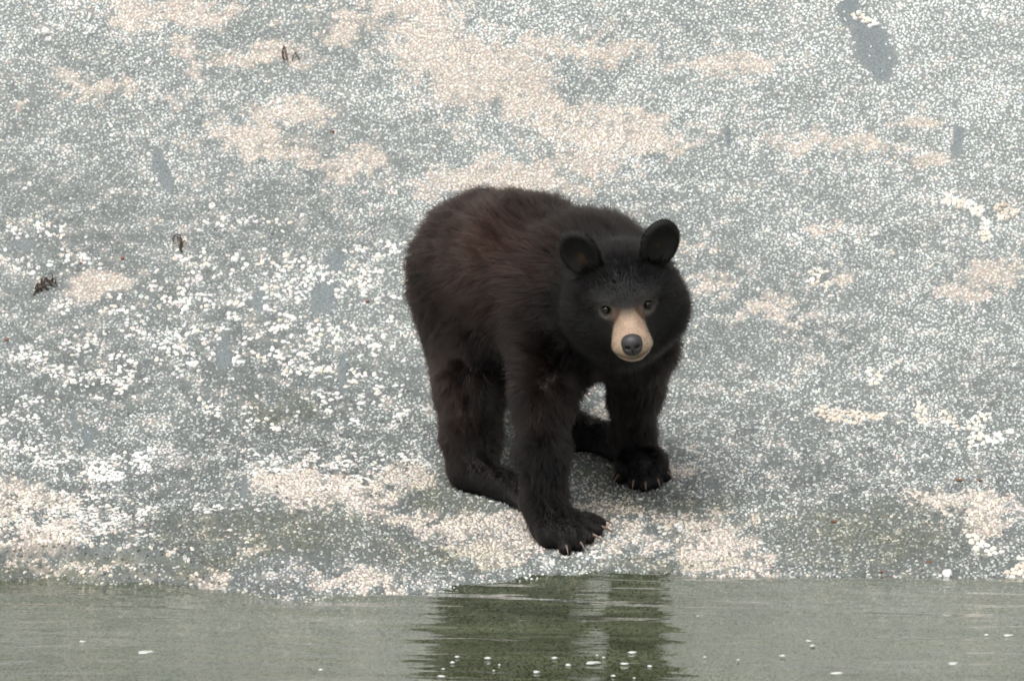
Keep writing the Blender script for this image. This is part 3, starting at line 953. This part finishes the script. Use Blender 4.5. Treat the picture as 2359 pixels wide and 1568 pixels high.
# ------------------------------------------------------------------ eyes, nose, claws
def ball(name, c, axes, rad, seg=20, ring=12):
    bm = bmesh.new()
    bmesh.ops.create_uvsphere(bm, u_segments=seg, v_segments=ring, radius=1.0)
    for v in bm.verts:
        q = np.array(v.co) * rad
        v.co = Vector(c + q @ np.array(axes))
    me = bpy.data.meshes.new(name)
    bm.to_mesh(me); bm.free()
    return me
def solid(name, col, rough=0.3, spec=0.5, coat=0.0):
    m, t, b = new_mat(name)
    tc = nd(t, "ShaderNodeTexCoord")
    no = nd(t, "ShaderNodeTexNoise", Scale=700.0, Detail=3.0)
    t.links.new(tc.outputs['Object'], no.inputs['Vector'])
    cr = nd(t, "ShaderNodeMixRGB", blend_type='MULTIPLY')
    cr.inputs[0].default_value = 0.6
    cr.inputs[1].default_value = (*col, 1)
    t.links.new(no.outputs['Fac'], cr.inputs[2])
    t.links.new(cr.outputs[0], b.inputs['Base Color'])
    b.inputs['Roughness'].default_value = rough
    b.inputs['Specular IOR Level'].default_value = spec
    b.inputs['Coat Weight'].default_value = coat
    bu = nd(t, "ShaderNodeBump", Strength=0.25, Distance=0.001)
    t.links.new(no.outputs['Fac'], bu.inputs['Height'])
    if rough > 0.15:
        t.links.new(bu.outputs[0], b.inputs['Normal'])
    return m
EYEM = solid("eye_gloss", (0.010, 0.007, 0.005), 0.10, 0.45)
NOSEM = solid("nose_leather", (0.040, 0.037, 0.039), 0.50, 0.4)
CLAWM = solid("claw_horn", (0.19, 0.135, 0.10), 0.4, 0.45)
for e in EYE:
    link("eye", ball("eye", e + hf * 0.001, HA, (0.0092, 0.0090, 0.0086)), EYEM, bear)
NF = Field(hp(0, -0.028, 0.18) - 0.045, hp(0, -0.028, 0.18) + 0.045, 0.0016)
NF.ell(hp(0, -0.017, 0.180), HA, (0.0222, 0.0150, 0.0185), 0.006)
NF.ell(hp(0, -0.036, 0.181), HA, (0.0200, 0.0165, 0.0165), 0.020)
for sgn in (-1, 1):
    NF.ell(hp(0.0105 * sgn, -0.026, 0.1985), HA, (0.0056, 0.0046, 0.010), 0.004, sub=True)
NF.ell(hp(0, -0.043, 0.199), HA, (0.0012, 0.011, 0.006), 0.002, sub=True)
nv, nq = NF.mesh("nose")
link("nose", mesh_np("nose", nv, nq), NOSEM, bear)

def claw(p, d, L, r):
    bm = bmesh.new()
    s = norm(np.cross(d, [0, 0, 1.0])); up = np.cross(s, d)
    rings = []
    for i in range(6):
        t = i / 5
        c = p + d * L * t - np.array([0, 0, 1]) * L * 0.55 * t * t + up * 0.002
        rr = r * (1 - t) ** 0.7 + 0.0004
        rings.append([bm.verts.new(Vector(c + s * math.cos(k * math.pi / 4) * rr * 0.7 + up * math.sin(k * math.pi / 4) * rr)) for k in range(8)])
    for a, b_ in zip(rings, rings[1:]):
        for k in range(8):
            bm.faces.new((a[k], a[(k + 1) % 8], b_[(k + 1) % 8], b_[k]))
    bm.faces.new(rings[-1]); bm.faces.new(rings[0][::-1])
    me = bpy.data.meshes.new("claw")
    bm.to_mesh(me); bm.free()
    return me
for (tip, d, r) in TOES:
    link("claw", claw(tip + d * r * 0.7 + np.array([0, 0, r * 0.35]), d, 0.026, 0.0042), CLAWM, bear)

# ------------------------------------------------------------------ seaweed tufts, scraps and foam
WEEDM = solid("dried_seaweed", (0.075, 0.045, 0.028), 0.55, 0.35)
SCRAPM = solid("red_seaweed", (0.27, 0.105, 0.060), 0.6, 0.3)
FOAMM = solid("foam", (0.62, 0.63, 0.60), 0.5, 0.4)
def tube(pts, rad, flat=0.45):
    pts = np.array(pts)
    bm = bmesh.new()
    rings = []
    for i, p in enumerate(pts):
        d = norm(pts[min(i + 1, len(pts) - 1)] - pts[max(i - 1, 0)])
        s_ = norm(np.cross(d, [0.1, 0.7, 0.7])); u_ = np.cross(s_, d)
        rings.append([bm.verts.new(Vector(p + s_ * math.cos(k * math.pi / 3) * rad[i] + u_ * math.sin(k * math.pi / 3) * rad[i] * flat)) for k in range(6)])
    for a, b_ in zip(rings, rings[1:]):
        for k in range(6):
            bm.faces.new((a[k], a[(k + 1) % 6], b_[(k + 1) % 6], b_[k]))
    bm.faces.new(rings[-1]); bm.faces.new(rings[0][::-1])
    me = bpy.data.meshes.new("frond")
    bm.to_mesh(me); bm.free()
    return me
def weed(x, y, strokes, label):
    """strokes: polylines in picture units relative to the tuft's foot, laid on the rock surface"""
    base = ground(x, y)
    e = empty("seaweed_tuft", base)
    tag(e, label, "seaweed")
    for st, wd in strokes:
        q = np.array(st, float) * 1.2
        t = np.linspace(0, 1, 7)
        tk = np.linspace(0, 1, len(q))
        qx = np.interp(t, tk, q[:, 0]) + RNG.normal(0, 0.7, 7); qy = np.interp(t, tk, q[:, 1]) + RNG.normal(0, 0.7, 7)
        pts = []
        for k, (a, b_) in enumerate(zip(qx, qy)):
            p = ground(x + a, y + b_)
            n = rock_normal(np.array([p[0]]), np.array([p[1]]))[0]
            pts.append(p + n * (0.003 + 0.008 * math.sin(math.pi * t[k]) * RNG.uniform(0.6, 1.3)))
        link("frond", tube(pts, wd * (0.55 + 0.6 * np.sin(np.pi * (0.12 + 0.85 * t)))), WEEDM, e)
weed(652, 138, [([(2,2),(-1,-10),(2,-26)], .0022), ([(8,2),(6,-12),(3,-25)], .0018), ([(-2,0),(4,3),(9,3)], .0016)], "small upright pair of brown seaweed blades on beige crust")
weed(681, 132, [([(-7,8),(-1,0),(1,-9)], .0016), ([(8,6),(2,-1),(0,-6)], .0014)], "tiny forked brown seaweed sprig beside the upright blades")
rs = np.random.default_rng(5)
def tangle(n, sx, sy, wd):
    out_ = []
    for _ in range(n):
        a = rs.uniform(0, 6.28); p = np.array([rs.normal(0, sx * 0.45), rs.normal(0, sy * 0.45)])
        d = np.array([math.cos(a) * sx, math.sin(a) * sy]) * rs.uniform(0.3, 0.8)
        bnd = np.array([-d[1], d[0]]) * rs.uniform(-0.5, 0.5)
        out_.append(([tuple(p - d / 2), tuple(p + bnd), tuple(p + d / 2)], wd * rs.uniform(0.7, 1.3)))
    return out_
weed(411, 560, [([(-12,-6),(-4,-12),(3,-14)], .0018), ([(2,-14),(6,0),(4,12),(7,20)], .0028), ([(-3,-10),(2,-4),(5,6)], .0020), ([(4,-2),(8,6),(4,16)], .0022)] + tangle(4, 14, 18, .0015), "dark seaweed tuft hanging from a small white barnacle patch")
weed(105, 658, [([(-24,20),(-12,8),(0,-14)], .0022), ([(0,-16),(8,-6),(24,2)], .0022), ([(-10,10),(2,4),(18,4)], .0026)] + tangle(12, 26, 20, .0022), "tangled brown seaweed tuft beside a pinkish barnacle patch")

def lump(name, rx, ry, rz, seed):
    rg = np.random.default_rng(seed)
    bm = bmesh.new()
    bmesh.ops.create_icosphere(bm, subdivisions=2, radius=1.0)
    ph = rg.uniform(0, 6.28, 6)
    for v in bm.verts:
        a = math.atan2(v.co.y, v.co.x)
        k = 1 + 0.16 * math.sin(2 * a + ph[0]) + 0.12 * math.sin(3 * a + ph[1]) + 0.10 * math.sin(5 * a + ph[2]) + rg.uniform(-0.06, 0.06)
        v.co = Vector((v.co.x * rx * k, v.co.y * ry * k, v.co.z * rz * (1 + 0.2 * math.sin(4 * a + ph[3]))))
    me = bpy.data.meshes.new(name)
    bm.to_mesh(me); bm.free()
    return me
SC = [(765,305,7,"small red-brown seaweed scrap caught in pale barnacle crust high on the rock"), (846,696,7,"small red seaweed scrap on grey rock close to the bear's flank"),
 (282,596,7,"small red seaweed scrap above the pinkish barnacle patch, larger of two"), (186,608,5,"tiny red seaweed scrap at the edge of the pinkish barnacle patch"),
 (16,784,8,"orange seaweed scrap on bare grey rock at the far end of the slope"), (2209,1108,13,"red-brown seaweed scrap above the broad beige stain, beside a white barnacle"),
 (2258,1109,8,"second red-brown seaweed scrap above the broad beige stain"), (1920,1203,9,"red-brown seaweed scrap beside a pair of small peach barnacles"),
 (2139,1296,9,"orange-red seaweed scrap near the waterline barnacle"), (2030,1319,6,"tiny orange seaweed scrap at the water's edge")]
for i, (x, y, w_, lab) in enumerate(SC):
    p = ground(x, y)
    n = rock_normal(np.array([p[0]]), np.array([p[1]]))[0]
    o = link("seaweed_scrap", lump("seaweed_scrap", w_ / 1058 * 0.75, w_ / 1058 * 0.5, 0.0022, 60 + i), SCRAPM)
    o.location = Vector(p + n * 0.0035)
    o.rotation_euler = (Matrix.Rotation(RNG.uniform(-0.5, 0.5), 3, Vector(n)) @ Vector(n).to_track_quat('Z', 'Y').to_matrix()).to_euler()
    tag(o, lab, "seaweed", "red seaweed scraps on the rock")

def on_water(x, y):
    d = ray(x, y)
    return CAM + d * (-CAM[2] / d[2])
FO = [(1456,1503,14),(1365,1527,22),(1308,1532,10),(1438,1529,12),(1496,1535,8),(1123,1516,11),(1053,1513,7),(1042,1526,8),(1021,1541,5),(1016,1558,13),
 (1277,1516,9),(1235,1548,12),(1137,1545,4),(1412,1557,7),(1375,1510,4),(1150,1532,5),(1460,1562,4),(1390,1515,5)]
FG = [(1928,1551,20),(2195,1529,18),(1862,1477,11),(1871,1488,10),(1802,1511,12),(1623,1514,6),(2271,1463,9),(2321,1464,16),(335,1503,26),(738,1543,9),(190,1478,10),(1496,1434,9),(1607,1420,6),(1700,1520,5)]
for lst, lab, grp in ((FO, "small white foam fleck floating in the bear's dark green reflection", "foam flecks in the bear's reflection"), (FG, "small white foam fleck floating on the grey water beside the bear's reflection", "foam flecks on the grey water")):
    for i, (x, y, w_) in enumerate(lst):
        p = on_water(x, y)
        r_ = w_ / 1058 * 0.7
        o = link("foam_fleck", lump("foam_fleck", r_, r_ * RNG.uniform(0.6, 1.1), 0.0022 + 0.08 * r_, 90 + i + len(grp)), FOAMM)
        o.location = Vector(p + [0, 0, 0.0012])
        o.rotation_euler = (0, 0, RNG.uniform(-0.3, 0.3))
        big_ = {22: "largest white foam fleck, drifting in the bear's dark green reflection", 26: "long white foam fleck alone on the grey water under the ledge"}.get(w_)
        tag(o, big_ or (lab.replace("small", "broad") if w_ >= 11 else lab), "foam", grp)
